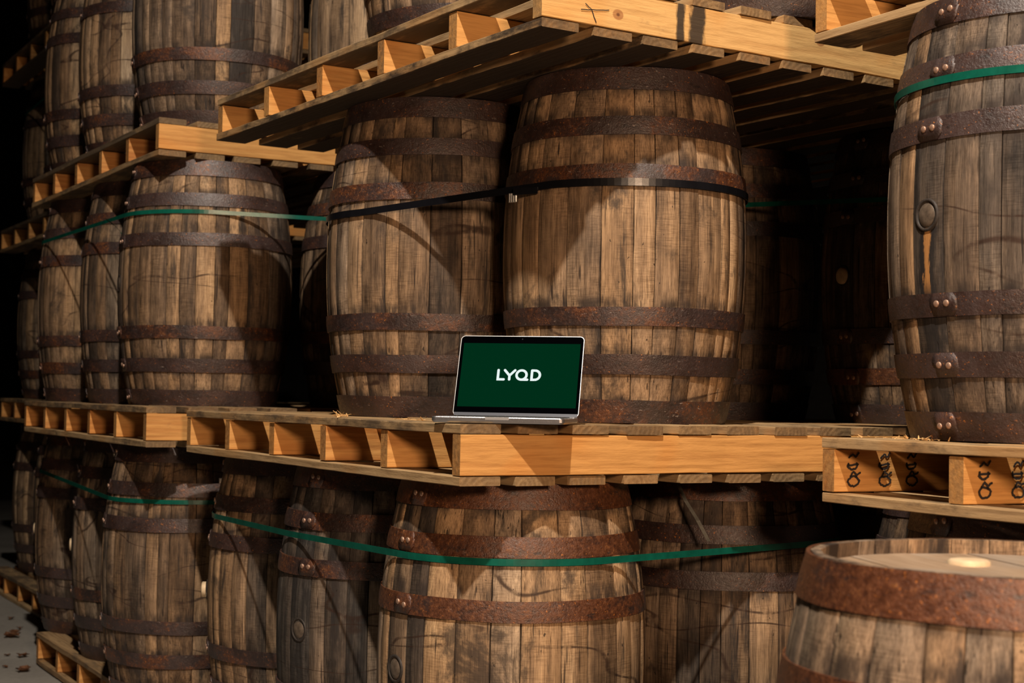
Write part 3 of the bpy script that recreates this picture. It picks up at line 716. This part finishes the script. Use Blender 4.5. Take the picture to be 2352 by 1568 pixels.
def scrawl(parent, x0, sd):
    # figures written along the upright, turned a quarter: a ring with a tail, twice
    P = []; X = lambda a: x0 + a * 1.45
    P.append(wob([(X(r_[0]), r_[1]) for r_ in arc(.012, -.070, .0105, 60, 430, 12)], .0012, 2, sd))
    P.append(wob([(X(.006), -.060), (X(.012), -.050), (X(.018), -.057), (X(.024), -.052)], .0012, 3, sd + 1))
    P.append(wob([(X(r_[0]), r_[1]) for r_ in arc(.010, -.036, .0085, 150, 390, 12)], .0012, 2, sd + 2))
    P.append(wob([(X(.002), -.036), (X(.020), -.034)], .001, 3, sd + 5))
    P.append(wob([(X(.004), -.020), (X(.010), -.012), (X(.016), -.019), (X(.021), -.010)], .0012, 3, sd + 3))
    mark(parent, P, .0046, 'marking', -ST / 2 - .0030, 'scrawled black figures, turned sideways')
for i, (x0, sd) in {5: (.034, 5), 4: (.036, 15), 3: (.034, 25)}.items():
    scrawl(stR[i], x0, sd); scrawl(stR[i], x0 + .085, sd + 40); scrawl(stR[i], x0 + .16, sd + 80)
# ------------------------------------------------------------------ splinters and leaves
def splinters(key_label, c, n, spread, sz, sd, name='wood_splinter'):
    rg = random.Random(sd); m = MB()
    for i in range(n):
        L_ = sz * rg.uniform(.4, 1.3); a = rg.uniform(0, 6.28); el = rg.uniform(0, .9) if i % 3 == 0 else rg.uniform(0, .25)
        d = Vector((math.cos(a) * math.cos(el), math.sin(a) * math.cos(el), math.sin(el))); s_ = d.orthogonal().normalized(); t_ = d.cross(s_)
        p_ = Vector((rg.gauss(0, spread[0]), rg.gauss(0, spread[1]), .002 + rg.uniform(0, .003))); w_ = L_ * rg.uniform(.06, .2)
        v = [p_ - s_ * w_, p_ + s_ * w_, p_ + t_ * w_ * .5, p_ + d * L_ + s_ * w_ * .3, p_ + d * L_ - s_ * w_ * .3]
        m.put(v, [(0, 1, 2), (0, 4, 3, 1), (1, 3, 2), (2, 3, 4), (0, 2, 4)])
    return add(name, m.mesh(name, SPLINT), loc=c, rot=(0, 0, R(-60)), label=key_label, cat='splinters', kind='stuff')
U2, VV2 = V2(29.55)
def onP2M(u, v): return Vector((-.111, 3.362, 1.1765)) + U2 * u + VV2 * v
splinters('frayed wood splinters sticking up on the pallet edge left of the laptop', onP2M(.012, .70), 26, (.018, .006), .022, 5)
UR, VR = V2(26.68)
splinters('pale frayed splinters on the right pallet beside the big barrel', Vector((1.547, 1.521, 1.1635)) + UR * .02 + VR * 1.72, 60, (.055, .006), .010, 9)
splinters('small pale splinter shreds on the pallet edge beside the laptop base', onP2M(.006, .28), 18, (.05, .004), .012, 13)
def leaf(x, y, s, sd, label):
    rg = random.Random(sd); v = []; f = []
    n = 7
    for i in range(n + 1):
        t = i / n; w_ = s * .38 * math.sin(math.pi * min(1, t * 1.05)) * (1 + .35 * math.sin(i * 2.4 + sd)); curl = s * .25 * math.sin(t * 3 + sd)
        for k in (-1, 0, 1): v.append((s * t, w_ * k, .004 + abs(curl) * .5 + abs(k) * s * .12))
    for i in range(n):
        for k in (0, 1): a = i * 3 + k; f.append((a, a + 1, a + 4, a + 3))
    v += [(a, b, c - .0015) for a, b, c in v]; m_ = 3 * (n + 1); f += [tuple(m_ + i for i in reversed(q_)) for q_ in f[:]]
    add('dry_leaf', mesh('dry_leaf', v, f, LEAF, False), loc=(x, y, 0), rot=(0, 0, rg.uniform(0, 6)), label=label, cat='leaf', group='dry leaves on the concrete floor')
def fl(px, py):
    r = cf + cr * ((px - 1176) / 3495.8) - cu * ((py - 784) / 3495.8); return EYE + r * (-EYE.z / r.z)
for i, (px, py, s, lb) in enumerate(((12, 1462, .10, 'largest curled brown leaf at the left frame edge'), (28, 1458, .07, 'curled leaf touching the largest one'), (44, 1512, .07, 'brown leaf in front of the floor pallet'), (24, 1506, .03, 'tiny leaf scrap left of the pallet corner'), (28, 1421, .05, 'brown leaf in the pallet shadow'), (46, 1446, .04, 'small leaf at the pallet corner'), (42, 1546, .08, 'pale curled leaf nearest the bottom edge'), (18, 1534, .03, 'tiny leaf scrap near the bottom edge'))):
    p_ = fl(px, py); leaf(p_.x, p_.y, s, i + 2, lb)
